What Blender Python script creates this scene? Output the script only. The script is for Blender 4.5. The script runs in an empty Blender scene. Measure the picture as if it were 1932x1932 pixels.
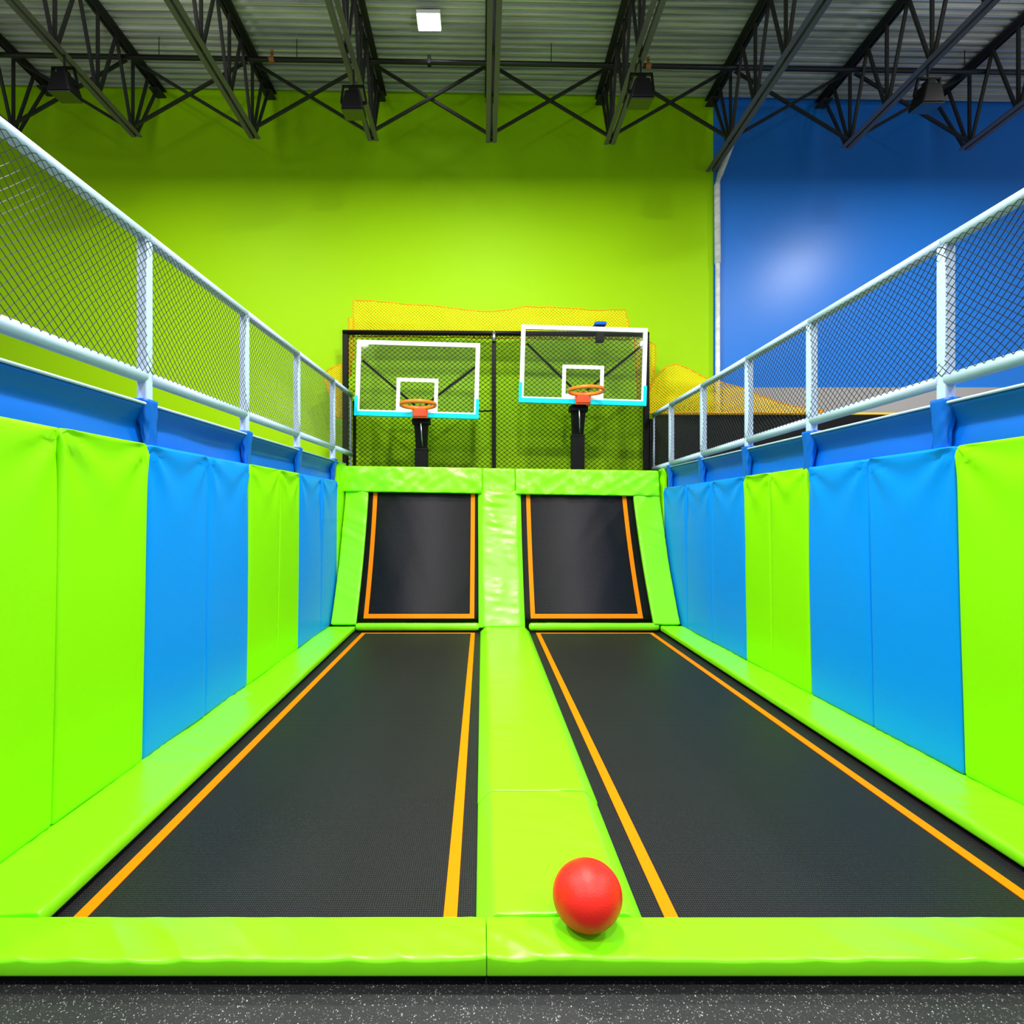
import bpy, bmesh, math, random
from mathutils import Vector, noise, Matrix
random.seed(7)
S = bpy.context.scene
C = bpy.context.collection
HC = 1.44            # eye height above the rubber floor
F = 1000.0           # focal length in pixels of the 1932 px frame

def at(px, py, y):   # a measured direction at distance y -> place in the hall
    return Vector(((px-910)*y/F, y, HC+(970-py)*y/F))

def lerp(a, b, t): return a+(b-a)*t

# ------------------------------------------------------------------ materials
def mat(name, col, rough=.5, metal=0., spec=.5, bump=None, coat=0.):
    m = bpy.data.materials.new(name); m.use_nodes = True
    nt = m.node_tree; b = nt.nodes['Principled BSDF']
    b.inputs['Base Color'].default_value = (*col, 1)
    b.inputs['Roughness'].default_value = rough
    b.inputs['Metallic'].default_value = metal
    b.inputs['Specular IOR Level'].default_value = spec
    b.inputs['Coat Weight'].default_value = coat
    if bump:
        sc, st, stretch = bump
        tc = nt.nodes.new('ShaderNodeTexCoord'); mp = nt.nodes.new('ShaderNodeMapping')
        mp.inputs['Scale'].default_value = stretch
        n = nt.nodes.new('ShaderNodeTexNoise'); n.inputs['Scale'].default_value = sc; n.inputs['Detail'].default_value = 4
        bp = nt.nodes.new('ShaderNodeBump'); bp.inputs['Strength'].default_value = st; bp.inputs['Distance'].default_value = .01
        nt.links.new(tc.outputs['Object'], mp.inputs['Vector']); nt.links.new(mp.outputs[0], n.inputs['Vector'])
        nt.links.new(n.outputs['Fac'], bp.inputs['Height']); nt.links.new(bp.outputs[0], b.inputs['Normal'])
    return m

def vary(m, sc, stretch, c1, c2, lo=.35, hi=.65):
    """base colour that varies between two of the thing's own colours"""
    nt = m.node_tree; b = nt.nodes['Principled BSDF']
    tc = nt.nodes.new('ShaderNodeTexCoord'); mp = nt.nodes.new('ShaderNodeMapping')
    mp.inputs['Scale'].default_value = stretch
    n = nt.nodes.new('ShaderNodeTexNoise'); n.inputs['Scale'].default_value = sc; n.inputs['Detail'].default_value = 5
    r = nt.nodes.new('ShaderNodeValToRGB')
    r.color_ramp.elements[0].position = lo; r.color_ramp.elements[1].position = hi
    r.color_ramp.elements[0].color = (*c1, 1); r.color_ramp.elements[1].color = (*c2, 1)
    nt.links.new(tc.outputs['Object'], mp.inputs['Vector']); nt.links.new(mp.outputs[0], n.inputs['Vector'])
    nt.links.new(n.outputs['Fac'], r.inputs['Fac']); nt.links.new(r.outputs['Color'], b.inputs['Base Color'])
    return m

M = {}
M['lime'] = mat('lime_vinyl', (.24, .92, .006), .31, spec=.5, bump=(7, .35, (1, 1, 1)))
M['lime_mat'] = mat('lime_wall_vinyl', (.285, .85, .0), .4, spec=.25, bump=(4, .1, (1, 1, .4)))
M['blue_mat'] = mat('blue_wall_vinyl', (.0, .285, 1.), .4, spec=.2, bump=(4, .1, (1, 1, .4)))
M['blue_skirt'] = mat('blue_skirt_vinyl', (.0, .125, .6), .38, spec=.3, bump=(6, .3, (1, 1, 1)))
M['rail'] = mat('pale_rail_vinyl', (.53, .68, .88), .36, spec=.35)
M['white'] = mat('white_paint', (.88, .89, .9), .4)
M['cyan'] = mat('cyan_padding', (.0, .7, .86), .45, spec=.2)
M['orange'] = mat('orange_webbing', (.95, .235, .0), .65, spec=.1)
M['rim'] = mat('orange_rim_paint', (.95, .2, .005), .35)
M['rim_red'] = mat('red_bracket_paint', (.82, .06, .008), .4)
M['black'] = mat('black_steel', (.004, .004, .0045), .45, spec=.15)
M['matte_black'] = mat('matte_black', (.005, .005, .0055), .7, spec=.2)
M['net_black'] = mat('black_net_cord', (.004, .005, .004), .5, spec=.2)
M['net_side'] = mat('dark_net_cord', (.012, .014, .012), .4)
M['net_yellow'] = mat('yellow_net_cord', (.95, .64, .0), .6, spec=.2)
M['net_orange'] = mat('orange_net_rope', (.95, .36, .002), .6, spec=.2)
M['ball'] = mat('red_rubber', (.82, .02, .01), .42, spec=.35, bump=(160, .12, (1, 1, 1)))
M['steel'] = mat('dark_truss_paint', (.12, .1, .115), .5, spec=.3, bump=(20, .1, (1, 1, 1)))
M['steel_dark'] = mat('dark_web_paint', (.022, .022, .022), .5, spec=.3)
M['pipe_black'] = mat('black_pipe_paint', (.006, .006, .007), .4)
M['silver'] = mat('galvanised_metal', (.6, .6, .6), .35, 1.)
M['brass'] = mat('brass_head', (.45, .16, .06), .4, .6)
M['grey'] = mat('grey_wall_paint', (.36, .35, .36), .7)
M['pipe_white'] = vary(mat('white_pipe_paint', (.8, .8, .78), .5), 5, (1, 1, 3), (.62, .63, .58), (.86, .87, .84))
M['blue_plastic'] = mat('blue_plastic', (.01, .11, .62), .4)
M['yellow'] = mat('yellow_trim', (.9, .6, .03), .5)
M['wall_green'] = mat('green_wall_paint', (.345, .67, .0), .55, spec=.12, bump=(120, .04, (1, 1, 1)))
M['wall_blue'] = mat('blue_wall_paint', (.012, .19, .72), .36, spec=.4, bump=(2.2, .06, (1, 1, 1)))
M['concrete'] = mat('grey_deck', (.12, .12, .12), .8)

# woven trampoline bed
def bed_material():
    m = mat('woven_black_bed', (.02, .02, .022), .5, spec=.25)
    nt = m.node_tree; b = nt.nodes['Principled BSDF']
    tc = nt.nodes.new('ShaderNodeTexCoord')
    hs = []
    for d in ('X', 'Y'):
        w = nt.nodes.new('ShaderNodeTexWave'); w.wave_type = 'BANDS'; w.bands_direction = d
        w.inputs['Scale'].default_value = 36 if d == 'X' else 30
        w.inputs['Distortion'].default_value = .6; w.inputs['Detail'].default_value = 2
        nt.links.new(tc.outputs['UV'], w.inputs['Vector']); hs.append(w)
    mx = nt.nodes.new('ShaderNodeMath'); mx.operation = 'MULTIPLY'
    nt.links.new(hs[0].outputs['Fac'], mx.inputs[0]); nt.links.new(hs[1].outputs['Fac'], mx.inputs[1])
    bp = nt.nodes.new('ShaderNodeBump'); bp.inputs['Strength'].default_value = .5; bp.inputs['Distance'].default_value = .003
    nt.links.new(mx.outputs[0], bp.inputs['Height']); nt.links.new(bp.outputs[0], b.inputs['Normal'])
    n = nt.nodes.new('ShaderNodeTexNoise'); n.inputs['Scale'].default_value = 160; n.inputs['Detail'].default_value = 3
    ad = nt.nodes.new('ShaderNodeMath'); ad.operation = 'MULTIPLY'
    nt.links.new(tc.outputs['UV'], n.inputs['Vector'])
    nt.links.new(n.outputs['Fac'], ad.inputs[0]); nt.links.new(mx.outputs[0], ad.inputs[1])
    r = nt.nodes.new('ShaderNodeValToRGB')
    r.color_ramp.elements[0].position = .02; r.color_ramp.elements[1].position = .62
    r.color_ramp.elements[0].color = (.006, .0045, .0068, 1); r.color_ramp.elements[1].color = (.045, .036, .049, 1)
    nt.links.new(ad.outputs[0], r.inputs['Fac']); nt.links.new(r.outputs['Color'], b.inputs['Base Color'])
    return m
M['bed'] = bed_material()

def floor_material():
    m = mat('speckled_rubber', (.04, .04, .042), .6, spec=.4)
    nt = m.node_tree; b = nt.nodes['Principled BSDF']
    tc = nt.nodes.new('ShaderNodeTexCoord')
    nz = nt.nodes.new('ShaderNodeTexNoise'); nz.inputs['Scale'].default_value = 160; nz.inputs['Detail'].default_value = 2
    mixv = nt.nodes.new('ShaderNodeVectorMath'); mixv.operation = 'MULTIPLY_ADD'
    mixv.inputs[1].default_value = (.012, .012, .012)
    nt.links.new(tc.outputs['Object'], nz.inputs['Vector'])
    nt.links.new(nz.outputs['Color'], mixv.inputs[0]); nt.links.new(tc.outputs['Object'], mixv.inputs[2])
    v = nt.nodes.new('ShaderNodeTexVoronoi'); v.inputs['Scale'].default_value = 165
    nt.links.new(mixv.outputs[0], v.inputs['Vector'])
    sep = nt.nodes.new('ShaderNodeSeparateColor'); nt.links.new(v.outputs['Color'], sep.inputs[0])
    lt = nt.nodes.new('ShaderNodeMath'); lt.operation = 'LESS_THAN'; lt.inputs[1].default_value = .3
    nt.links.new(v.outputs['Distance'], lt.inputs[0])
    gt = nt.nodes.new('ShaderNodeMath'); gt.operation = 'POWER'; gt.inputs[1].default_value = 4.
    nt.links.new(sep.outputs[0], gt.inputs[0])
    ml = nt.nodes.new('ShaderNodeMath'); ml.operation = 'MULTIPLY'
    nt.links.new(lt.outputs[0], ml.inputs[0]); nt.links.new(gt.outputs[0], ml.inputs[1])
    r = nt.nodes.new('ShaderNodeValToRGB')
    r.color_ramp.elements[0].color = (.019, .018, .021, 1); r.color_ramp.elements[1].color = (.5, .5, .5, 1)
    nt.links.new(ml.outputs[0], r.inputs['Fac']); nt.links.new(r.outputs['Color'], b.inputs['Base Color'])
    bp = nt.nodes.new('ShaderNodeBump'); bp.inputs['Strength'].default_value = .35; bp.inputs['Distance'].default_value = .003
    nt.links.new(nz.outputs['Fac'], bp.inputs['Height']); nt.links.new(bp.outputs[0], b.inputs['Normal'])
    return m
M['floor'] = floor_material()

m = mat('galvanised_deck', (.5, .5, .5), .45, .25)
vary(m, 1.6, (.3, 24, 1), (.3, .31, .3), (.78, .77, .72), .3, .7)
M['deck'] = m

def glass_material():
    m = bpy.data.materials.new('clear_acrylic'); m.use_nodes = True
    nt = m.node_tree; nt.nodes.clear()
    o = nt.nodes.new('ShaderNodeOutputMaterial'); mx = nt.nodes.new('ShaderNodeMixShader')
    t = nt.nodes.new('ShaderNodeBsdfTransparent'); t.inputs[0].default_value = (.93, .95, .93, 1)
    g = nt.nodes.new('ShaderNodeBsdfGlossy'); g.inputs['Roughness'].default_value = .03
    fr = nt.nodes.new('ShaderNodeFresnel'); fr.inputs[0].default_value = 1.45
    nt.links.new(fr.outputs[0], mx.inputs[0]); nt.links.new(t.outputs[0], mx.inputs[1])
    nt.links.new(g.outputs[0], mx.inputs[2]); nt.links.new(mx.outputs[0], o.inputs[0])
    return m
M['glass'] = glass_material()
def emit(name, col, s):
    m = mat(name, col); b = m.node_tree.nodes['Principled BSDF']
    b.inputs['Emission Color'].default_value = (*col, 1); b.inputs['Emission Strength'].default_value = s
    return m
M['lamp'] = emit('lit_led_diffuser', (1, 1, 1), 14)

# ------------------------------------------------------------------ mesh building
class MB:
    def __init__(s): s.v = []; s.f = []; s.uv = None
    def quad(s, a, b, c, d):
        n = len(s.v); s.v += [Vector(p) for p in (a, b, c, d)]; s.f.append((n, n+1, n+2, n+3)); return s
    def hexa(s, p):       # 8 corners: bottom loop then top loop
        n = len(s.v); s.v += [Vector(q) for q in p]
        for f in ((3,2,1,0),(4,5,6,7),(0,1,5,4),(1,2,6,5),(2,3,7,6),(3,0,4,7)): s.f.append(tuple(n+i for i in f))
        return s
    def box(s, x0, x1, y0, y1, z0, z1):
        return s.hexa([(x0,y0,z0),(x1,y0,z0),(x1,y1,z0),(x0,y1,z0),(x0,y0,z1),(x1,y0,z1),(x1,y1,z1),(x0,y1,z1)])
    def tube(s, pts, r, n=10, cap=True, closed=False, ph=0., ry=1.):
        pts = [Vector(p) for p in pts]; base = len(s.v); k = len(pts); pr = None
        for i, p in enumerate(pts):
            if closed: t = pts[(i+1) % k]-pts[i-1]
            else: t = pts[min(i+1, k-1)]-pts[max(i-1, 0)]
            t.normalize()
            a = Vector((0, 0, 1)) if abs(t.z) < .95 else Vector((0, 1, 0))
            u = t.cross(a).normalized(); w = u.cross(t)
            rr = r[i] if isinstance(r, (list, tuple)) else r
            for j in range(n):
                q = 2*math.pi*j/n+ph
                s.v.append(p+u*math.cos(q)*rr+w*math.sin(q)*rr*ry)
        m = k if closed else k-1
        for i in range(m):
            for j in range(n):
                a = base+i*n+j; b = base+i*n+(j+1) % n
                i2 = (i+1) % k
                s.f.append((a, b, base+i2*n+(j+1) % n, base+i2*n+j))
        if cap and not closed:
            s.f.append(tuple(base+j for j in range(n))[::-1]); s.f.append(tuple(base+(k-1)*n+j for j in range(n)))
        return s
    def bar(s, a, b, w, h=None):   # rectangular bar between two points
        return s.tube([a, b], w*.7071, 4, True, False, math.pi/4, (h or w)/w)
    def build(s, name, m, parent=None, bevel=0, smooth=False, seg=2, recalc=True):
        me = bpy.data.meshes.new(name); me.from_pydata(s.v, [], s.f)
        if recalc or bevel:
            bm = bmesh.new(); bm.from_mesh(me)
            if bevel:
                es = [e for e in bm.edges if len(e.link_faces) == 2 and e.calc_face_angle(0) > .6]
                bmesh.ops.bevel(bm, geom=es, offset=bevel, segments=seg, affect='EDGES', profile=.5, clamp_overlap=True)
            bmesh.ops.recalc_face_normals(bm, faces=bm.faces)
            bm.to_mesh(me); bm.free()
        if smooth:
            for p in me.polygons: p.use_smooth = len(p.vertices) <= 4
        me.materials.append(m)
        if s.uv:
            ul = me.uv_layers.new(name='UV')
            for l in me.loops: ul.data[l.index].uv = s.uv(me.vertices[l.vertex_index].co)
        o = bpy.data.objects.new(name, me); C.objects.link(o)
        if parent: o.parent = parent
        return o

def tag(o, label=None, cat=None, group=None, kind=None):
    if label: o['label'] = label
    if cat: o['category'] = cat
    if group: o['group'] = group
    if kind: o['kind'] = kind
    return o
def thing(name, label, cat, group=None, loc=(0, 0, 0)):
    o = bpy.data.objects.new(name, None); C.objects.link(o); o.location = loc; o.empty_display_size = .1
    return tag(o, label, cat, group)
def copy_tree(o, parent=None):
    c = o.copy(); C.objects.link(c)
    if parent: c.parent = parent
    for ch in list(o.children): copy_tree(ch, c)
    return c
def rooted(mb, loc):   # vertices relative to a root placed at loc
    l = Vector(loc); mb.v = [v-l for v in mb.v]; return mb

def steps(a, b, d):
    n = max(1, int(round((b-a)/d))); return [a+(b-a)*i/n for i in range(n+1)]

def pad_mesh(L, W, T, mp, r=.015, du=.05, dv=.05, wr=None, re=None):
    """a soft slab: length L, width W, thickness T, rounded edges, mapped into place by mp(u,v,w)"""
    mb = MB(); r = min(r, T*.49, W*.49)
    prof = []
    def arc(cx, cy, a0, k=3):
        for i in range(k+1):
            a = a0+math.pi/2*i/k; prof.append((cx+r*math.cos(a), cy+r*math.sin(a)))
    arc(r, r, math.pi); arc(W-r, r, 1.5*math.pi); arc(W-r, T-r, 0)
    for v in reversed(steps(r, W-r, dv)[1:-1]): prof.append((v, T))
    arc(r, T-r, .5*math.pi)
    e = re or r
    us = [0, e*.15, e*.5]+steps(e, L-e, du)+[L-e*.5, L-e*.15, L]
    ins = [e, e*.47, e*.13]+[0]*(len(us)-6)+[e*.13, e*.47, e]
    n = len(prof)
    for u, k in zip(us, ins):
        for (v, w) in prof:
            v2 = W/2+(v-W/2)*(1-2*k/W); w2 = T/2+(w-T/2)*(1-2*k/T)
            if wr and w > T*.6: w2 += wr(u, v)
            mb.v.append(Vector(mp(u, v2, w2)))
    for i in range(len(us)-1):
        for j in range(n):
            a = i*n+j; b = i*n+(j+1) % n; mb.f.append((a, b, b+n, a+n))
    mb.f.append(tuple(range(n))); mb.f.append(tuple((len(us)-1)*n+j for j in range(n)))
    return mb

def ridge(p): return 1-abs(noise.noise(Vector(p)))*2
def wrinkle(amp, seed, fu=13, fv=2.2, diag=4):
    def f(u, v):
        a = ridge((u*fu+v*diag, v*fv, seed)); b = noise.noise(Vector((u*2.1, v*3, seed+5)))
        return amp*(max(0, a*.5+.5)**2)*max(.1, .6+b*1.1)
    return f

def net_mesh(U, V, cu, cv, r, fn, inside=None, knot=1.7, mid=True):
    """diamond netting over the surface fn(u,v); strands run both diagonals; cu, cv = size of one diamond"""
    mb = MB()
    nu = int(math.ceil(U/(cu/2))); nv = int(math.ceil(V/(cv/2)))
    def P(i, j): return (min(max(i*cu/2, 0), U), min(max(j*cv/2, 0), V))
    def seg(a, b):
        if inside and not (inside(*a) and inside(*b)): return
        ps = [a, ((a[0]+b[0])/2, (a[1]+b[1])/2), b] if mid else [a, b]
        rs = [r*knot, r, r*knot] if mid else r
        mb.tube([fn(*q) for q in ps], rs, 3, False)
    for i in range(nu):
        for j in range(nv):
            if (i+j) % 2 == 0: seg(P(i, j), P(i+1, j+1))
            else: seg(P(i+1, j), P(i, j+1))
    return mb

def inpoly(pts):
    def f(x, y):
        c = False; n = len(pts)
        for i in range(n):
            x1, y1 = pts[i]; x2, y2 = pts[i-1]
            if (y1 > y) != (y2 > y) and x < (x2-x1)*(y-y1)/(y2-y1)+x1: c = not c
        return c
    return f

# ------------------------------------------------------------------ the setting
def struct(name, mb, m, **k):
    o = mb.build(name, m, **k); o['kind'] = 'structure'; return o
YW = 8.0                                   # the painted end wall
XB = 3.485                                 # where green paint ends and blue begins
def zdeck(x): return HC+6.32-.0166*x
struct('floor', MB().box(-11, 11, -5, YW+.3, -.2, 0), M['floor'])
w = MB(); w.hexa([(-11,YW,0),(XB,YW,0),(XB,YW+.25,0),(-11,YW+.25,0),(-11,YW,zdeck(-11)+.1),(XB,YW,zdeck(XB)+.1),(XB,YW+.25,zdeck(XB)+.1),(-11,YW+.25,zdeck(-11)+.1)])
struct('wall_back', w, M['wall_green'])
w = MB(); w.hexa([(XB,YW,0),(11,YW,0),(11,YW+.25,0),(XB,YW+.25,0),(XB,YW,zdeck(XB)+.1),(11,YW,zdeck(11)+.1),(11,YW+.25,zdeck(11)+.1),(XB,YW+.25,zdeck(XB)+.1)])
struct('wall_right', w, M['wall_blue'])
struct('trim_1', MB().box(XB+.14, 11, YW-.03, YW, 0, HC+1.905), M['grey'])
# ribbed steel roof deck
rb = MB(); per = .0945; y = -2.0; prof = []
while y < YW+.25:
    for dy, dz in ((0, 0), (.030, 0), (.040, .035), (.062, .035), (.064, .027), (.072, .027), (.074, .035), (.095, .035)): prof.append((y+dy, dz))
    y += per
for (yy, dz) in prof:
    rb.v.append(Vector((-11, yy, zdeck(-11)+dz))); rb.v.append(Vector((11, yy, zdeck(11)+dz)))
for i in range(len(prof)-1): rb.f.append((2*i, 2*i+1, 2*i+3, 2*i+2))
rb.hexa([(-11,-2,zdeck(-11)+.06),(11,-2,zdeck(11)+.06),(11,YW+.25,zdeck(11)+.06),(-11,YW+.25,zdeck(-11)+.06),
         (-11,-2,zdeck(-11)+.1),(11,-2,zdeck(11)+.1),(11,YW+.25,zdeck(11)+.1),(-11,YW+.25,zdeck(-11)+.1)])
struct('ceiling', rb, M['deck'], recalc=False)

# side platforms behind the wall mats (their faces are behind the mats)
def XL(d): return -(1.852-.004*(d-2))            # mat face at the floor pads, left
def XR(d): return 2.485-.095*(d-2.43)/4.1          # right
def ztL(d): return HC+lerp(.37, .42, (d-2)/4.5)    # top of mats
def ztR(d): return HC+lerp(.352, .344, (d-2.4)/4.5)
def TOP(s, d): return lerp(.977, .997, min(1, max(0, (d-2)/4.7)))
def XS(s, d): return XL(d) if s < 0 else XR(d)
def zt(s, d): return ztL(d) if s < 0 else ztR(d)
def zsk(s, d): return HC+(lerp(.587, .657, (d-2.05)/4.6) if s < 0 else lerp(.583, .5975, (d-2.45)/4.4))
def xrail(s, d): return -lerp(1.88, 1.85, (d-2)/5.5) if s < 0 else lerp(2.49, 2.415, (d-2.4)/5.1)
for s, nm in ((-1, 'wall_left'), (1, 'wall_side')):
    mb = MB()
    for (y0, y1) in ((.9, 7.2),):
        a, b = XS(s, y0)+s*.12, XS(s, y1)+s*.12
        z0, z1 = zsk(s, y0)-.05, zsk(s, y1)-.05
        o0, o1 = s*4.2, s*4.2
        mb.hexa([(a,y0,0),(o0,y0,0),(o1,y1,0),(b,y1,0),(a,y0,z0),(o0,y0,z0),(o1,y1,z1),(b,y1,z1)])
    struct(nm, mb, M['concrete'])

# ------------------------------------------------------------------ trampolines
ZB = HC-1.42
def ramp(t):     # profile of the sloping beds: distance, height
    p0, p1, p2 = (6.41, HC-1.33), (6.88, HC-.5), (7.09, HC+.32)
    a, b, c = (1-t)**2, 2*t*(1-t), t*t
    return a*p0[0]+b*p1[0]+c*p2[0], a*p0[1]+b*p1[1]+c*p2[1]
def rpos(x, t, n):
    d, z = ramp(t); d2, z2 = ramp(t+.001); d1, z1 = ramp(t-.001)
    ty, tz = d2-d1, z2-z1; l = math.hypot(ty, tz)
    return Vector((x, d-tz/l*n, z+ty/l*n))
def flat_tramp(x0, x1, sl, sr, label):
    t = thing('trampoline', label, 'trampoline', 'black trampoline beds')
    b = MB().box(x0, x1, 1.70, 6.47, ZB-.012, ZB); b.uv = lambda c: (c.x, c.y)
    b.build('bed', M['bed'], t)
    for (a, c, y0, y1) in ((sl-.024, sl+.024, 1.72, 6.335), (sr-.024, sr+.024, 1.72, 6.335), (sl+.024, sr-.024, 6.30, 6.335)):
        tag(MB().box(a, c, y0, y1, ZB, ZB+.003).build('stripe', M['orange'], t), 'orange stripe')
    return t
flat_tramp(-1.56, 0.02, -1.415, -.113, 'long flat black trampoline bed with orange lines, left lane')
flat_tramp(.52, 2.16, .665, 2.015, 'long flat black trampoline bed with orange lines, right lane beyond the ball')
def ramp_strip(mb, x0, x1, t0, t1, n0, n1, xs=None):
    ts = steps(t0, t1, .05); k = len(mb.v)
    for q in ts:
        a = lerp(x0[0], x0[1], q) if isinstance(x0, tuple) else x0
        b = lerp(x1[0], x1[1], q) if isinstance(x1, tuple) else x1
        for (x, n) in ((a, n0), (b, n0), (b, n1), (a, n1)): mb.v.append(rpos(x, q, n))
    for i in range(len(ts)-1):
        for j in range(4):
            mb.f.append((k+4*i+j, k+4*i+(j+1) % 4, k+4*i+4+(j+1) % 4, k+4*i+4+j))
    mb.f.append((k, k+1, k+2, k+3)); e = k+4*(len(ts)-1); mb.f.append((e, e+1, e+2, e+3))
    return mb
def ramp_tramp(x0, x1, sl, sr, label):
    t = thing('trampoline', label, 'trampoline', 'black trampoline beds')
    b = ramp_strip(MB(), x0, x1, .03, 1., 0, .012); b.uv = lambda c: (c.x, c.z*1.1)
    b.build('bed', M['bed'], t, smooth=True)
    wl = .027
    for (a, c) in ((sl, None), (sr, None)):
        tag(ramp_strip(MB(), (a[0]-wl, a[1]-wl), (a[0]+wl, a[1]+wl), .035, 1., .0121, .015).build('stripe', M['orange'], t), 'orange stripe')
    tag(ramp_strip(MB(), sl[0]+wl, sr[0]-wl, .035, .065, .0121, .015).build('stripe', M['orange'], t), 'orange stripe')
    return t
ramp_tramp(-1.56, 0.0, (-1.415, -1.425), (-.125, -.125), 'sloping black trampoline bed below the lower left hoop')
ramp_tramp(.46, 2.10, (.615, .61), (1.925, 1.885), 'sloping black trampoline bed below the higher right hoop')

# ------------------------------------------------------------------ floor pads
ZP = HC-1.35; ZPB = HC-1.40
def floor_pad(name, label, fx0, fx1, y0, y1, seed, amp=.010, zb=ZPB, T=.05, flank=0):
    """fx0, fx1: x of both sides as functions of y"""
    L = y1-y0
    def mp(u, v, w):
        y = y0+u; a, b = fx0(y), fx1(y); k = v
        x = lerp(a, b, v)
        if flank:
            c = w/T
            x = lerp(a+flank*c, b-flank*c, v)
        return (x, y, zb+w)
    W = 1.0
    r = .02
    mb = MB(); n_ = 0
    wd = fx1(y0)-fx0(y0)
    def mp2(u, v, w): return mp(u, v/wd, w)
    mb = pad_mesh(L, wd, T, mp2, r=.014, du=.022, dv=.03, wr=wrinkle(amp, seed), re=.006)
    o = mb.build(name, M['lime'], smooth=True)
    return tag(o, label, 'pad', 'lime green edge pads')
floor_pad('edge_pad', 'lime green floor pad along the foot of the left wall', lambda y: XL(y)-.045, lambda y: -1.49-.008*(y-1.8), 1.785, 6.36, 1)
floor_pad('edge_pad', 'lime green floor pad along the foot of the right wall', lambda y: 2.135, lambda y: XR(y)+.045, 1.785, 6.36, 2)
floor_pad('edge_pad', 'short lime green middle pad right behind the ball', lambda y: -.03, lambda y: .567, 1.785, 2.58, 3, flank=.068, zb=ZB+.001, T=ZP-ZB)
floor_pad('edge_pad', 'long lime green middle pad between the two flat trampolines', lambda y: -.032, lambda y: .572, 2.583, 6.36, 4, amp=.006, flank=.068, zb=ZB+.001, T=ZP-ZB)
# front pad in two covers meeting at a crumpled seam
def front_pad(x0, x1, label, seed, seam):
    L = x1-x0; W = 1.782-1.60; T = .052
    ww0 = wrinkle(.015, seed, 6, 4, 7)
    def ww(u, v): return ww0(u, v)*(1-.85*min(1, max(0, (v/W-.6)/.3)))
    def wr(u, v):
        d = abs((u+x0)-seam)
        return ww(u, v)+.016*math.exp(-d/.06)*ridge((u*14, v*11, seed+9))*math.exp(-v/.14)-.003*math.exp(-d/.01)
    mb = pad_mesh(L, W, T, lambda u, v, w: (x0+u, 1.60+v, ZP-T+w), r=.012, du=.012, dv=.014, wr=wr, re=.003)
    t = thing('front_pad', label, 'pad', 'lime green edge pads')
    mb.build('cover', M['lime'], t, smooth=True)
    MB().box(x0+.01, x1-.01, 1.635, 1.69, 0, ZP-T-.001).build('base', M['matte_black'], t)
    return t
front_pad(-1.90, .012, 'lime green pad across the front, left half from the crumpled seam', 11, .012)
front_pad(.014, 2.53, 'lime green pad across the front, right half under the red ball', 12, .012)

# ------------------------------------------------------------------ ramp pads
def ramp_pad(label, x0, x1, t0, t1, seed, amp, T=.05, n0=.014, du=.03, fu=13, flank=0):
    Lr = 1.78*(t1-t0); W = x1[0]-x0[0]
    def mp(u, v, w):
        q = t0+(t1-t0)*u/Lr; k = v/W
        a, b = lerp(x0[0], x0[1], q), lerp(x1[0], x1[1], q)
        c = flank*w/T
        return rpos(lerp(a+c, b-c, k), q, n0+w)
    mb = pad_mesh(Lr, W, T, mp, r=.014, du=du, dv=.03, wr=wrinkle(amp, seed, fu, 1.3, 1.5 if flank else 6))
    return tag(mb.build('ramp_pad', M['lime'], smooth=True), label, 'pad', 'lime green ramp pads')
ramp_pad('narrow lime green pad up the left edge of the left sloping bed', (-1.815, -1.812), (-1.515, -1.51), -.012, .985, 21, .02)
ramp_pad('narrow lime green pad up the right edge of the right sloping bed', (2.055, 1.995), (2.37, 2.345), -.012, .985, 22, .02)
ramp_pad('wrinkled lime green pad between the two sloping beds', (-.055, -.068), (.525, .522), -.03, .985, 23, .026, flank=.06, fu=15)
# rolls at the foot of the slopes
for x0, x1, lab, sd in ((-1.53, -.035, 'thin lime green roll at the foot of the left slope', 24), (.56, 2.13, 'thin lime green roll at the foot of the right slope', 25)):
    mb = pad_mesh(x1-x0, .10, .085, lambda u, v, w: (x0+u, 6.345+v*.85, ZPB+.0+w), r=.035, du=.03, dv=.02, wr=wrinkle(.004, sd, 18))
    tag(mb.build('ramp_pad', M['lime'], smooth=True), lab, 'pad', 'lime green ramp pads')
# pads along the top of the slopes
def ztop(x): return HC+.615-.0155*(x)
def top_pad(x0, x1, label, seed, amp, T):
    L = x1-x0; H = .345
    ww = wrinkle(amp, seed, 5, 3, 0)
    def wr(u, v):
        c = ridge(((u+v*1.1)*4.2, (u-v)*1.3, seed)); c2 = ridge(((u-v*1.3)*4.6, (u+v)*1.1, seed+3))
        return amp*(.6*c*c+.6*c2*c2-.3)
    def mp(u, v, w):
        x = x0+u; z = ztop(x)-H+v
        return (x, 7.17-T-.03+.05*(v/H)-w+T, z)
    mb = pad_mesh(L, H, T, mp, r=.02, du=.03, dv=.03, wr=wr)
    return tag(mb.build('ramp_pad', M['lime'], smooth=True), label, 'pad', 'lime green ramp pads')
top_pad(-1.862, -.003, 'wide lime green pad along the top of the left slope', 31, .03, .15)
top_pad(0.0, .437, 'short lime green pad at the top between the two slopes', 32, .024, .125)
top_pad(.44, 2.345, 'wide lime green pad along the top of the right slope', 33, .03, .15)

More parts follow.
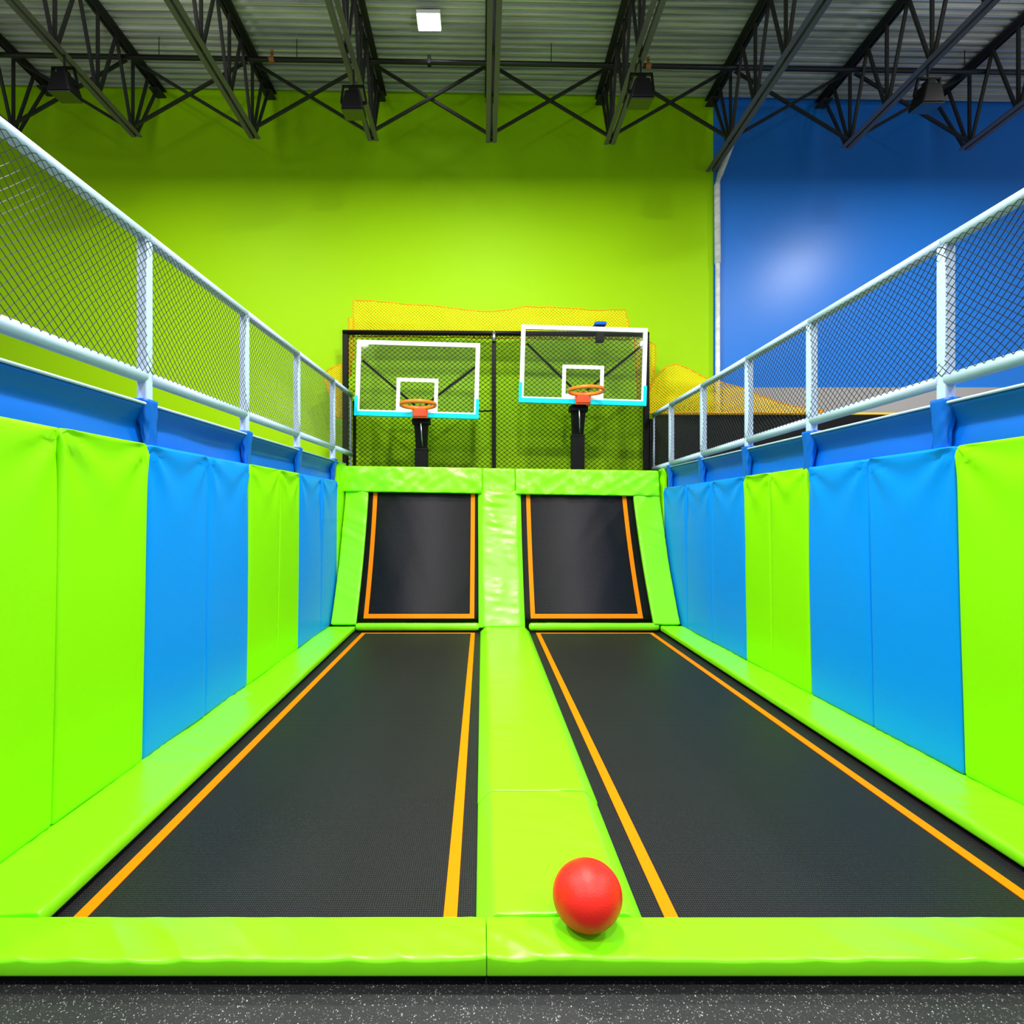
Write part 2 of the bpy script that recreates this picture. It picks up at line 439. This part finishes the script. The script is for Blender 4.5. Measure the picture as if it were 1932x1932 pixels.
# ------------------------------------------------------------------ wall mats
def wall_mat(s, cuts, colour, label, raised=0):
    t = thing('wall_mat', label, 'wall mat', 'padded mats on the left wall' if s < 0 else 'padded mats on the right wall')
    for i in range(len(cuts)-1):
        y0, y1 = cuts[i]+.002, cuts[i+1]-.002
        L = y1-y0; H0 = 1.0; T = .05; zb = ZP+.004
        sd = y0*3.1
        def wr(u, v):
            # pinched folds that fan out from both top corners, tightening into each seam
            o = 0
            for cu in (0, L):
                du_, dv_ = abs(u-cu), (1-v)*1.7
                rr = math.hypot(du_, dv_); an = math.atan2(du_, dv_)
                o += .02*math.exp(-rr/.2)*math.sin(an*8+sd)*min(1, rr/.05)
                o -= .012*math.exp(-du_/.025)*math.exp(-dv_/.5)
            o += .006*noise.noise(Vector((u*2.2, v*2, sd)))
            return o
        def mp(u, v, w):
            y = y0+u; xb = XS(s, y); xt = xb*TOP(s, y)
            h = (zsk(s, y)-.0 if raised else zt(s, y))-zb
            x = lerp(xb, xt, v)
            return (x+s*(.05-w), y, zb+h*v)
        mb = pad_mesh(L, H0, T, mp, r=.012, du=.025, dv=.02, wr=wr)
        mb.build('panel', M[colour], t, smooth=True)
    return t
wall_mat(-1, (1.25, 2.286, 2.889), 'lime_mat', 'lime green wall mat nearest the camera on the left')
wall_mat(-1, (2.889, 3.525, 4.153), 'blue_mat', 'large bright blue wall mat on the left, nearer of the two')
wall_mat(-1, (4.153, 4.78, 5.30), 'lime_mat', 'lime green wall mat between two blue mats on the left')
wall_mat(-1, (5.30, 6.03, 6.69), 'blue_mat', 'narrow looking blue wall mat beside the left slope')
wall_mat(-1, (6.692, 7.14), 'lime_mat', 'slim lime green wall strip left of the top of the slope', 1)
wall_mat(1, (1.25, 2.1, 2.73), 'lime_mat', 'lime green wall mat nearest the camera on the right')
wall_mat(1, (2.73, 3.34, 3.95), 'blue_mat', 'large bright blue wall mat on the right, nearer of the two')
wall_mat(1, (3.95, 4.45, 4.88), 'lime_mat', 'lime green wall mat between two blue mats on the right')
wall_mat(1, (4.88, 5.54, 6.2, 6.94), 'blue_mat', 'three panel blue wall mat beside the right slope')
wall_mat(1, (6.942, 7.14), 'lime_mat', 'slim lime green wall strip right of the top of the slope', 1)

# ------------------------------------------------------------------ guard rails, nets, skirts
def zup(s, d): return HC+(lerp(1.51, 1.686, (d-2.055)/5.5) if s < 0 else lerp(1.462, 1.396, (d-2.446)/5.1))
def zlo(s, d): return HC+(lerp(.742, .85, (d-2.055)/5.5) if s < 0 else lerp(.722, .636, (d-2.446)/5.1))
POSTS = {-1: (1.70, 2.944, 4.163, 5.32, 6.57), 1: (1.70, 2.84, 3.97, 4.88, 5.85, 6.80)}
PH = .029
def guard_rail(s):
    side = 'left' if s < 0 else 'right'
    t = thing('guard_rail', f'pale blue-white padded railing with dark net above the {side} wall mats', 'railing')
    ends = [.95]+list(POSTS[s])+[7.46]
    def p(d, z): return Vector((xrail(s, d), d, z))
    for i in range(len(ends)-1):
        a, b = ends[i]+.003, ends[i+1]-.003
        MB().tube([p(a, zup(s, a)), p(b, zup(s, b))], .033, 16).build('top_rail', M['rail'], t, smooth=True)
        c, e = a+(PH*.6 if i else 0), b-(PH*.6 if i < len(ends)-2 else 0)
        MB().tube([p(c, zlo(s, c)), p(e, zlo(s, e))], .035, 16).build('lower_rail', M['rail'], t, smooth=True)
    for d in POSTS[s]:
        x = xrail(s, d)
        MB().box(x-PH, x+PH, d-PH, d+PH, zsk(s, d)-.045, zup(s, d)-.02).build('post', M['rail'], t, bevel=.008)
    # netting, a little slack between the rails
    y0, y1 = .95, 7.44
    def fn(u, v):
        y = y0+u; a, b = zlo(s, y)+.02, zup(s, y)-.02
        sl = noise.noise(Vector((u*1.1, v*2.2, 3.3+s)))*.02; sl2 = noise.noise(Vector((u*.9, v*1.7, 9.1+s)))*.05
        k = math.sin(math.pi*v)
        return Vector((xrail(s, y)-s*(.031-.012*k)+sl*.4*k, y+sl2*k, lerp(a, b, v)+sl*k))
    cv = .0485/.74
    nm = net_mesh(y1-y0, 1.0, .047, cv, .0021, fn, knot=1.0, mid=False)
    tag(nm.build('netting', M['net_side'], t, recalc=False), 'dark knotted netting')
    # lacing on the far end of the rail
    MB().tube([p(7.46, zlo(s, 7.46)-.2), p(7.46, zup(s, 7.46)+.02)], .014, 8).build('end_lacing', M['rail'], t, smooth=True)
    return t
guard_rail(-1); guard_rail(1)

def skirt(s):
    side = 'left' if s < 0 else 'right'
    t = thing('platform_skirt', f'blue vinyl skirt between the {side} wall mats and the railing', 'skirt')
    mb = MB(); y0, y1 = .95, 7.05 if s < 0 else 7.05
    ys = steps(y0, y1, .04); nv = 12
    for y in ys:
        a = Vector((XS(s, y)*TOP(s, y)+s*.047, y, zt(s, y)-.06)); b = Vector((xrail(s, y)-s*.035, y, zsk(s, y)))
        for j in range(nv+1):
            k = j/nv; q = a.lerp(b, k); kk = .64
            q.x += s*.05*(k/kk if k < kk else (1-k)/(1-kk))
            q.x += s*.014*noise.noise(Vector((y*2.3, k*1.6, s*4.)))*math.sin(math.pi*k)
            mb.v.append(q)
        for j in range(nv+1):     # a back face so the sheet has thickness
            mb.v.append(mb.v[-(nv+1)]+Vector((s*.01, 0, -.002)))
    m_ = 2*(nv+1)
    for i in range(len(ys)-1):
        for j in range(nv):
            a = i*m_+j; mb.f.append((a, a+1, a+m_+1, a+m_))
            b = a+nv+1; mb.f.append((b, b+m_, b+m_+1, b+1))
        a = i*m_; mb.f.append((a, a+m_, a+m_+nv+1, a+nv+1)); a += nv; mb.f.append((a, a+nv+1, a+m_+nv+1, a+m_))
    mb.build('sheet', M['blue_skirt'], t, smooth=True)
    MB().tube([Vector((xrail(s, y)-s*.035, y, zsk(s, y)+.004)) for y in (y0, y1)], .008, 8).build('edge_trim', M['rail'], t, smooth=True)
    for d in POSTS[s]:
        mb = MB(); rows = 16; n = 28
        a = Vector((XS(s, d)*TOP(s, d)+s*.03, d, zt(s, d)-.02)); b = Vector((xrail(s, d)-s*.002, d, zsk(s, d)+.03))
        for i in range(rows+1):
            k = i/rows; c = a.lerp(b, k); hw = lerp(.05, .068, k)-.010*math.sin(math.pi*k); hd = lerp(.016, .046, k)
            for j in range(n):
                q = 2*math.pi*j/n; e = 4 if k > .5 else 3
                cx, cy = math.cos(q), math.sin(q); rr = 1/((abs(cx)**e+abs(cy)**e)**(1/e))
                wv = 1+.26*noise.noise(Vector((cx*2.6, cy*2.6+d*5, k*4.5+cy*1.5)))*(1-k*.55)
                mb.v.append(c+Vector((cx*rr*hd*wv, cy*rr*hw*wv, 0)))
        for i in range(rows):
            for j in range(n): mb.f.append((i*n+j, i*n+(j+1) % n, i*n+n+(j+1) % n, i*n+n+j))
        mb.f.append(tuple(range(n))); mb.f.append(tuple(rows*n+j for j in range(n)))
        mb.build('post_boot', M['blue_skirt'], t, smooth=True)
    return t
skirt(-1); skirt(1)

# ------------------------------------------------------------------ black net cage behind the hoops
YF = 7.55
def cage():
    t = thing('net_cage', 'black steel frame filled with black diamond net behind both hoops', 'net frame')
    xl, xm, xr = at(652, 0, YF).x, at(932, 0, YF).x, at(1219, 0, YF).x
    zl, zr = at(0, 627, YF).z, at(0, 631, YF).z
    def zb(x): return lerp(zl, zr, (x-xl)/(xr-xl))
    for x, w in ((xl, .075), (xm, .058), (xr, .075)):
        MB().box(x-w/2, x+w/2, YF-w/2, YF+w/2, 0, zb(x)-.0345).build('post', M['black'], t, bevel=.008)
    for x in (xl+.135, xr+.06):
        MB().box(x-.022, x+.022, YF-.055, YF-.01, 0, HC+1.6 if x < 0 else HC+1.35).build('end_post', M['black'], t, bevel=.006)
    MB().tube([(xl-.0375, YF, zl), (xr+.0375, YF, zr)], .0345, 12).build('top_bar', M['black'], t, smooth=True)
    MB().tube([(xm, YF-.035, zb(xm)+.0), (xm, YF-.035, zb(xm)-.13)], .026, 12).build('coupling', M['silver'], t, smooth=True)
    MB().tube([(xm, YF-.035, zb(xm)+.03), (xm, YF-.035, zb(xm)+.0)], .009, 8).build('coupling_pin', M['silver'], t, smooth=True)
    z0 = HC+.3; V = zr-z0; U = xr-xl
    def fn(u, v):
        k = noise.noise(Vector((u*2.3, v*2.3, .7)))
        k2 = noise.noise(Vector((u*2.9, v*2.6, 5.7)))
        return Vector((xl+u+.012*k2, YF+.02+.02*k, z0+v+.012*k+(zb(xl+u)-zr)*v/V))
    tag(net_mesh(U, V, .078, .064, .0031, fn, knot=1.7).build('netting', M['net_black'], t, recalc=False), 'black diamond netting')
cage()
b = at(1129, 0, YF); zz = at(0, 627, YF).z
t = thing('utility_box', 'small blue-topped box clamped on the black frame above the right hoop', 'box', loc=(b.x, YF-.09, zz))
rooted(MB().box(b.x-.055, b.x+.055, YF-.14, YF-.037, zz-.17, zz+.045), t.location).build('body', M['matte_black'], t, bevel=.01)
rooted(MB().box(b.x-.085, b.x+.085, YF-.17, YF+.02, zz+.045, zz+.105), t.location).build('cap', M['blue_plastic'], t, bevel=.03, smooth=True, seg=3)

# ------------------------------------------------------------------ basketball hoops
YBD = 7.2
def hoop(cx, cy, wpx, hpx, rim, polex, sleeve_y, label, lean, arms):
    c = at(cx, cy, YBD); t = thing('basketball_hoop', label, 'basketball hoop', loc=(polex, 7.385, 0))
    L = t.location.copy(); W, H = wpx*YBD/F, hpx*YBD/F
    R = Matrix.Rotation(math.radians(1.7), 4, 'Y')
    def brd(mb):           # board space -> world -> relative to the root
        mb.v = [(R @ v)+c-L for v in mb.v]; return mb
    def wld(mb): mb.v = [v-L for v in mb.v]; return mb
    def ring(w, h, th, y0, y1, cx=0, cz=0):
        mb = MB()
        mb.box(cx-w/2, cx+w/2, y0, y1, cz+h/2-th, cz+h/2).box(cx-w/2, cx+w/2, y0, y1, cz-h/2, cz-h/2+th)
        mb.box(cx-w/2, cx-w/2+th, y0, y1, cz-h/2+th, cz+h/2-th).box(cx+w/2-th, cx+w/2, y0, y1, cz-h/2+th, cz+h/2-th)
        return mb
    g = brd(MB().box(-W/2+.01, W/2-.01, -.006, .006, -H/2+.01, H/2-.01)).build('glass_board', M['glass'], t)
    brd(ring(W, H, .057, -.016, .02)).build('white_border', M['white'], t)
    brd(ring(.565, .445, .05, -.0085, -.0062, .0, -H/2+.06+.2225)).build('target_square', M['white'], t)
    pd = .033; hp = .27
    mb = MB(); x = W/2+.008; zb = -H/2-.025
    mb.box(-x, x, -.028, .03, zb, zb+pd+.028).box(-x, -x+.042, -.028, .03, zb+pd+.028, zb+hp).box(x-.042, x, -.028, .03, zb+pd+.028, zb+hp)
    tag(brd(mb).build('edge_padding', M['cyan'], t), 'cyan edge padding')
    rc = at(rim[0], rim[1], 6.93)
    rr = .228
    mb = MB().tube([rc+Vector((rr*math.cos(q*math.pi/20), rr*math.sin(q*math.pi/20), 0)) for q in range(40)], .017, 10, closed=True, ry=1.5)
    ri = wld(mb).build('rim', M['rim'], t, smooth=True)
    y1 = YBD-.017
    mb = MB().box(rc.x-.10, rc.x+.10, y1-.04, y1, rc.z-.135, rc.z+.03)
    mb.hexa([(rc.x-.095, rc.y+.2, rc.z-.11), (rc.x+.095, rc.y+.2, rc.z-.11), (rc.x+.095, y1-.03, rc.z-.13), (rc.x-.095, y1-.03, rc.z-.13),
             (rc.x-.085, rc.y+.2, rc.z-.025), (rc.x+.085, rc.y+.2, rc.z-.025), (rc.x+.085, y1-.03, rc.z+.01), (rc.x-.085, y1-.03, rc.z+.01)])
    tag(wld(mb).build('bracket', M['rim_red'], ri, bevel=.005), 'red rim bracket')
    # post, sleeve, inclined arm, struts
    zs = at(0, sleeve_y, 7.385).z; bz = c.z-H/2
    MB()
    wld(MB().box(polex-.088, polex+.088, 7.315, 7.455, 0, zs)).build('post', M['black'], t, bevel=.01)
    wld(MB().box(polex-.094, polex+.094, 7.31, 7.46, zs-.02, zs+.008)).build('collar', M['black'], t, bevel=.006)
    ax = c.x+lean
    mb = MB().hexa([(polex-.075, 7.33, zs), (polex+.075, 7.33, zs), (polex+.075, 7.44, zs), (polex-.075, 7.44, zs),
                    (ax-.10, 7.24, bz-.03), (ax+.10, 7.24, bz-.03), (ax+.10, 7.36, bz-.03), (ax-.10, 7.36, bz-.03)])
    wld(mb).build('arm', M['black'], t, bevel=.008)
    wld(MB().box(ax-.125, ax+.125, 7.232, 7.38, bz-.11, bz-.028)).build('mount_block', M['black'], t, bevel=.012)
    wld(MB().tube([(polex+.02, 7.318, zs+.03), (ax+.0, 7.225, bz-.1)], .009, 6)).build('adjuster_rod', M['silver'], t, smooth=True)
    for (a, b_) in arms:
        wld(MB().tube([at(a[0], a[1], 7.245), at(b_[0], b_[1], 7.30)], .017, 8)).build('strut', M['black'], t, smooth=True)
    wld(MB().box(ax-.09, ax+.09, 7.225, 7.29, bz-.03, rc.z+.05)).build('back_plate', M['black'], t)
    return t
hoop(788, 714.5, 232, 139, (789, 763.5), at(795.5, 0, 7.385).x, 848, 'lower basketball hoop on a clear board with cyan edging, on the left', .04,
     (((684, 680), (782, 764)), ((897, 692), (803, 764))))
hoop(1100.5, 688, 238, 143, (1106, 737), at(1089.5, 0, 7.385).x, 822, 'higher basketball hoop on a clear board with cyan edging, on the right', -.05,
     (((994, 648), (1084, 736)), ((1210, 653), (1108, 736))))
a, b = at(903, 776, 7.24), at(930, 775, 7.5)
tag(MB().tube([a, b], .011, 8).build('tie_rod', M['black'], smooth=True), 'short dark rod joining the left clear board to the middle frame post', 'rod')

# ------------------------------------------------------------------ yellow nets
def poly_net(name, label, pts, y, cell, r, wave, rope=True):
    P = [((px-910)*y/F, HC+(970-py)*y/F) for px, py in pts]
    x0 = min(p[0] for p in P); x1 = max(p[0] for p in P); z0 = min(p[1] for p in P); z1 = max(p[1] for p in P)
    inn = inpoly([(p[0]-x0, p[1]-z0) for p in P])
    def fn(u, v):
        n1 = noise.noise(Vector((u*5, v*5, 2.2)))
        return Vector((x0+u+.010*n1, y+wave*math.sin(u*7+v*4)+wave*noise.noise(Vector((u*3, v*6, 1))), z0+v+.010*noise.noise(Vector((u*5, v*5, 8)))))
    t = thing(name, label, 'netting', 'yellow nets')
    net_mesh(x1-x0, z1-z0, cell, cell*.9, r, fn, inn, knot=1.5).build('mesh_panel', M['net_yellow'], t, recalc=False)
    if rope:
        q = []
        for i in range(len(P)):
            a, b = P[i], P[(i+1) % len(P)]; n = max(1, int(math.hypot(a[0]-b[0], a[1]-b[1])/.06))
            for k in range(n): q.append(fn(lerp(a[0], b[0], k/n)-x0, lerp(a[1], b[1], k/n)-z0))
        MB().tube(q, .008, 5, closed=True).build('edge_rope', M['net_orange'], t, smooth=True)
    return t
poly_net('safety_net', 'wavy band of yellow netting above the black frame',
         [(666, 566), (700, 568), (740, 571), (818, 577), (871, 584), (923, 588), (960, 585), (994, 578), (1035, 579), (1102, 584), (1180, 584), (1193, 640), (1100, 640), (900, 638), (666, 634)],
         7.60, .048, .0062, .015)
poly_net('safety_net', 'crumpled strip of yellow netting hanging right of the higher hoop',
         [(1192, 628), (1214, 640), (1237, 652), (1236, 690), (1229, 728), (1218, 768), (1204, 748), (1200, 690), (1196, 640)], 7.61, .046, .006, .015)
poly_net('safety_net', 'yellow netting heaped over the black barrier on the right',
         [(1224, 779), (1226, 728), (1240, 706), (1258, 693), (1275, 688), (1295, 692), (1320, 705), (1345, 716), (1400, 734), (1450, 752), (1490, 764), (1530, 772), (1562, 779)],
         7.62, .046, .006, .03)
poly_net('safety_net', 'small corner of yellow netting behind the left railing',
         [(608, 705), (630, 694), (652, 684), (652, 788), (634, 786), (622, 745)], 7.61, .036, .0052, .015)
poly_net('safety_net', 'frayed orange edge of netting down the left frame post',
         [(658, 600), (667, 600), (667, 650), (664, 676), (662, 710), (655, 706), (658, 670)], 7.60, .034, .005, .01)

# low black barrier past the right railing
t = thing('court_barrier', 'low black barrier with yellow top edge past the right railing', 'barrier')
x0 = 2.50; zb = HC+(970-783)*7.7/F
mb = MB(); xs = steps(x0, 9, .1)
for x in xs:
    for (yy, zz) in ((7.70, 0), (7.70, zb*.4), (7.70, zb*.7), (7.70, zb), (7.76, zb), (7.76, 0)):
        mb.v.append(Vector((x, yy+(.02*noise.noise(Vector((x*1.7+zz*1.2, zz*.8, 4))) if yy < 7.72 and 0 < zz < zb else 0), zz)))
for i in range(len(xs)-1):
    for j in range(6): mb.f.append((i*6+j, i*6+(j+1) % 6, i*6+6+(j+1) % 6, i*6+6+j))
mb.f.append(tuple(range(6))); mb.f.append(tuple(len(xs)*6-6+j for j in range(6)))
mb.build('panel', M['matte_black'], t)
MB().box(x0, 9, 7.69, 7.775, zb+.001, zb+.035).build('top_edge', M['yellow'], t, bevel=.01)

# ------------------------------------------------------------------ ball
tag_ball = bmesh.new(); bmesh.ops.create_uvsphere(tag_ball, u_segments=64, v_segments=40, radius=.112)
me = bpy.data.meshes.new('playground_ball'); tag_ball.to_mesh(me); tag_ball.free()
for p in me.polygons: p.use_smooth = True
me.materials.append(M['ball'])
ball = bpy.data.objects.new('playground_ball', me); C.objects.link(ball); ball.location = (.343, 1.735, ZP+.106); ball.scale = (1.01, 1, .87); ball.rotation_euler = (0, -.2, 0)
tag(ball, 'red-orange rubber ball resting on the green front pad', 'ball')

# ------------------------------------------------------------------ roof steel
ZC = HC+5.205         # underside of the bottom chords at x = 0
def angle_pair(mb, y0, y1, z, leg, th, gap, up=1):
    for s in (-1, 1):
        a, b = s*gap/2, s*(gap/2+leg)
        mb.box(min(a, b), max(a, b), y0, y1, min(z, z+up*th), max(z, z+up*th))
        a, b = s*gap/2, s*(gap/2+th)
        mb.box(min(a, b), max(a, b), y0, y1, min(z+up*th, z+up*leg), max(z+up*th, z+up*leg))
    return mb
ZTC = 1.085           # top chord above bottom chord
NODES = [3.32+.67*i for i in range(7)]
def make_truss(chord_end=7.43):
    t = thing('roof_truss', 'x', 'truss', 'dark steel roof trusses')
    angle_pair(MB(), 2.6, chord_end, 0, .06, .007, .034).build('bottom_chord', M['steel'], t)
    angle_pair(MB(), 2.6, YW-.01, ZTC, .07, .008, .034, -1).build('top_chord', M['steel_dark'], t)
    for i, d in enumerate(NODES):
        for q in (-.335, 0, .335):
            MB().bar((0, d+q*.08, .03), (0, d+q, ZTC-.04), .036, .026).build('web_bar', M['steel_dark'], t)
    MB().bar((0, 7.41, .01), (0, 7.88, ZTC-.06), .036, .026).build('end_bar', M['steel_dark'], t)
    MB().box(-.075, .075, 7.80, YW-.002, ZTC-.095, ZTC-.071).build('bearing_seat', M['steel_dark'], t, bevel=.006)
    return t
TX = [.126+1.655*i for i in range(-4, 5)]
names = ['first', 'second', 'third', 'fourth', 'fifth', 'sixth', 'seventh', 'eighth', 'ninth']
proto = make_truss(); trs = []
for i, x in enumerate(TX):
    t = proto if i == 0 else copy_tree(proto)
    t.location = (x, 0, ZC-.0160*x)
    t['label'] = f'dark steel roof truss, {names[i]} from the left' + (', seen end on above the frame post' if i == 4 else '') + (', cut off by the left edge' if i == 0 else '')
    trs.append(t)
# the sixth runs its bottom chord on to the wall
t6 = trs[6]
for ch in t6.children:
    if ch.name.startswith('bottom_chord'):
        m2 = angle_pair(MB(), 2.6, YW-.03, 0, .06, .007, .034).build('tmp', M['steel']); ch.data = m2.data; bpy.data.objects.remove(m2)
t6['label'] += ', its lower chord reaching the white pipe'
# cross bracing between neighbours
for i in range(len(TX)-1):
    xa, xb = TX[i], TX[i+1]; za, zb_ = ZC-.016*xa, ZC-.016*xb; yb = 7.30
    t = thing('cross_brace', f'crossed steel bars between the {names[i]} and {names[i+1]} roof trusses from the left', 'brace', 'cross braces between roof trusses', ((xa+xb)/2, yb, (za+zb_)/2))
    for (p, q, dy) in (((xa+.05, za+.05), (xb-.05, zb_+ZTC-.12), -.016), ((xa+.05, za+ZTC-.12), (xb-.05, zb_+.05), .016)):
        rooted(MB().bar((p[0], yb+dy, p[1]), (q[0], yb+dy, q[1]), .03, .036), t.location).build('bar', M['steel_dark'], t)
# sprinkler main
t = thing('sprinkler_pipe', 'long black pipe running across under the roof deck', 'pipe')
p0, p1 = at(-100, 101.5, 7.1), at(2050, 139, 7.1)
p0.z += .0; MB().tube([p0, p1], .031, 14).build('pipe', M['pipe_black'], t, smooth=True)
def onpipe(px): return p0.lerp(p1, (px+100)/2150)
for px in (513, 1223):
    q = onpipe(px)
    mb = MB().tube([q+Vector((0, -.0, .02)), q+Vector((0, 0, .075))], .014, 8)
    mb.tube([q+Vector((0, 0, .075)), q+Vector((0, 0, .095)), q+Vector((0, 0, .12))], [.024, .012, .022], 10)
    mb.tube([q+Vector((-.035, 0, 0)), q+Vector((.035, 0, 0))], .037, 12)
    tag(mb.build('sprinkler_head', M['brass'], t), 'reddish brass sprinkler head')
q = onpipe(810); MB().box(q.x-.025, q.x+.025, q.y-.036, q.y+.036, q.z-.04, q.z+.07).build('clamp', M['pipe_black'], t, bevel=.005)
for px in (-70, 300, 560, 1040, 1480, 1820):
    q = onpipe(px); zz = zdeck(q.x)
    MB().tube([q, (q.x, q.y, zz)], .006, 6).build('hanger_rod', M['steel_dark'], t)
# floodlights under the bottom chords
def floodlight(tx, dx, y, drop, tilt, yaw, label):
    x = TX[tx]+dx; zc = ZC-.016*x
    t = thing('floodlight', label, 'floodlight', 'black floodlights under the trusses', (x, y, zc))
    def rel(mb):
        Rm = Matrix.Translation((0, 0, -drop)) @ Matrix.Rotation(yaw, 4, 'Z') @ Matrix.Rotation(tilt, 4, 'X')
        mb.v = [Rm @ v for v in mb.v]; return mb
    # housing: small deep back, wide open front that looks down; local -z is the lit side
    mb = MB().hexa([(-.135, -.115, -.16), (.135, -.115, -.16), (.135, .115, -.16), (-.135, .115, -.16), (-.085, -.085, .06), (.085, -.085, .06), (.085, .085, .06), (-.085, .085, .06)])
    rel(mb).build('housing', M['black'], t, bevel=.02)
    rel(MB().box(-.125, .125, -.105, .105, -.175, -.161)).build('lens', M['floodlens'], t, bevel=.004)
    rel(MB().box(-.05, .05, -.05, .05, .055, .115)).build('ballast', M['black'], t, bevel=.015)
    mb = MB()
    for s in (-1, 1):
        mb.bar((s*.15, 0, -.04), (s*.12, 0, .14), .02, .03); mb.bar((s*.15, 0, -.04), (s*.10, 0, -.04), .02, .03)
    mb.bar((-.13, 0, .14), (.13, 0, .14), .03, .02)
    rel(mb).build('yoke', M['black'], t)
    mb = MB().tube([(0, 0, -drop+.13), (0, 0, .0)], .012, 8)
    if dx: mb.tube([(0, 0, -.006), (-dx, 0, -.006)], .012, 8)
    mb.build('hanger', M['steel_dark'], t)
    return t
M['floodlens'] = mat('dark_flood_lens', (.02, .02, .022), .15)
fl = [floodlight(1, .03, 6.10, .30, .10, 0, 'black floodlight hanging near the left edge of the photo'),
      floodlight(3, 0, 6.30, .30, .12, 0, 'black floodlight under the truss left of the lit ceiling lamp'),
      floodlight(5, .03, 6.06, .30, .12, 0, 'black floodlight under the truss above the higher hoop'),
      floodlight(7, .0, 6.06, .30, .12, 0, 'black floodlight hanging in front of the blue wall')]
# lit ceiling lamp
q = at(810, 45, 6.72)
zl = zdeck(q.x)-.13
t = thing('ceiling_lamp', 'square white lit lamp on the ribbed roof deck', 'lamp', loc=(q.x, 6.68, zl))
MB().box(-.15, .15, -.12, .12, .0, .05).build('housing', M['white'], t, bevel=.008)
MB().box(-.14, .14, -.11, .11, -.012, -.0005).build('diffuser', M['lamp'], t)
MB().tube([(0, 0, .05), (0, 0, .165)], .015, 8).build('stem', M['silver'], t)
# white pipe at the edge of the blue wall
t = thing('wall_pipe', 'white pipe up the wall where green paint meets blue', 'pipe')
yp = YW-.06
MB().tube([(at(1354.5, 0, yp).x, yp, 0), at(1354, 495, yp)], .034, 14).build('lower_pipe', M['pipe_white'], t, smooth=True)
MB().tube([at(1354, 497, yp), at(1353, 350, yp), at(1358, 330, yp), at(1376, 283, yp), at(1384, 262, yp-.03)], .044, 14).build('upper_pipe', M['pipe_white'], t, smooth=True)

# ------------------------------------------------------------------ lights
def area(name, loc, size, power, rot=(0, 0, 0), col=(1, .99, .97), spread=180):
    l = bpy.data.lights.new(name, 'AREA'); l.shape = 'SQUARE'; l.size = size; l.energy = power; l.color = col
    l.spread = math.radians(spread)
    o = bpy.data.objects.new(name, l); C.objects.link(o); o.location = loc; o.rotation_euler = rot; return o
for (x, y, p, up) in ((-3.9, 4.9, 150, 30), (.1, 4.9, 190, 30), (6.5, 4.9, 190, 30),
                      (-3.6, 2.5, 190, 70), (.3, 2.5, 330, 70), (4.9, 2.5, 190, 70),
                      (-3.6, -1.4, 230, 70), (.7, -1.4, 200, 70), (4.9, -1.4, 230, 70)):
    area('high_bay_light', (x, y, HC+5.1), .3, p)
    area('deck_fill_light', (x, y-.3, HC+5.16), .3, up, (math.pi, 0, 0))  # added upward fill to brighten the roof deck, not a fixture of the hall
W = bpy.data.worlds.new('hall_light'); S.world = W; W.use_nodes = True
W.node_tree.nodes['Background'].inputs[0].default_value = (.92, .96, 1, 1); W.node_tree.nodes['Background'].inputs[1].default_value = .52

# ------------------------------------------------------------------ camera
cam = bpy.data.cameras.new('camera'); co = bpy.data.objects.new('camera', cam); C.objects.link(co)
co.location = (0, 0, HC); co.rotation_euler = (math.pi/2, 0, 0)
cam.sensor_width = 36; cam.lens = F/1932*36; cam.shift_x = 56/1932; cam.shift_y = 4/1932; cam.clip_start = .05
S.camera = co
S.view_settings.view_transform = 'Standard'; S.view_settings.look = 'None'; S.view_settings.gamma = 1; S.view_settings.use_curve_mapping = False
S.view_settings.exposure = -.2
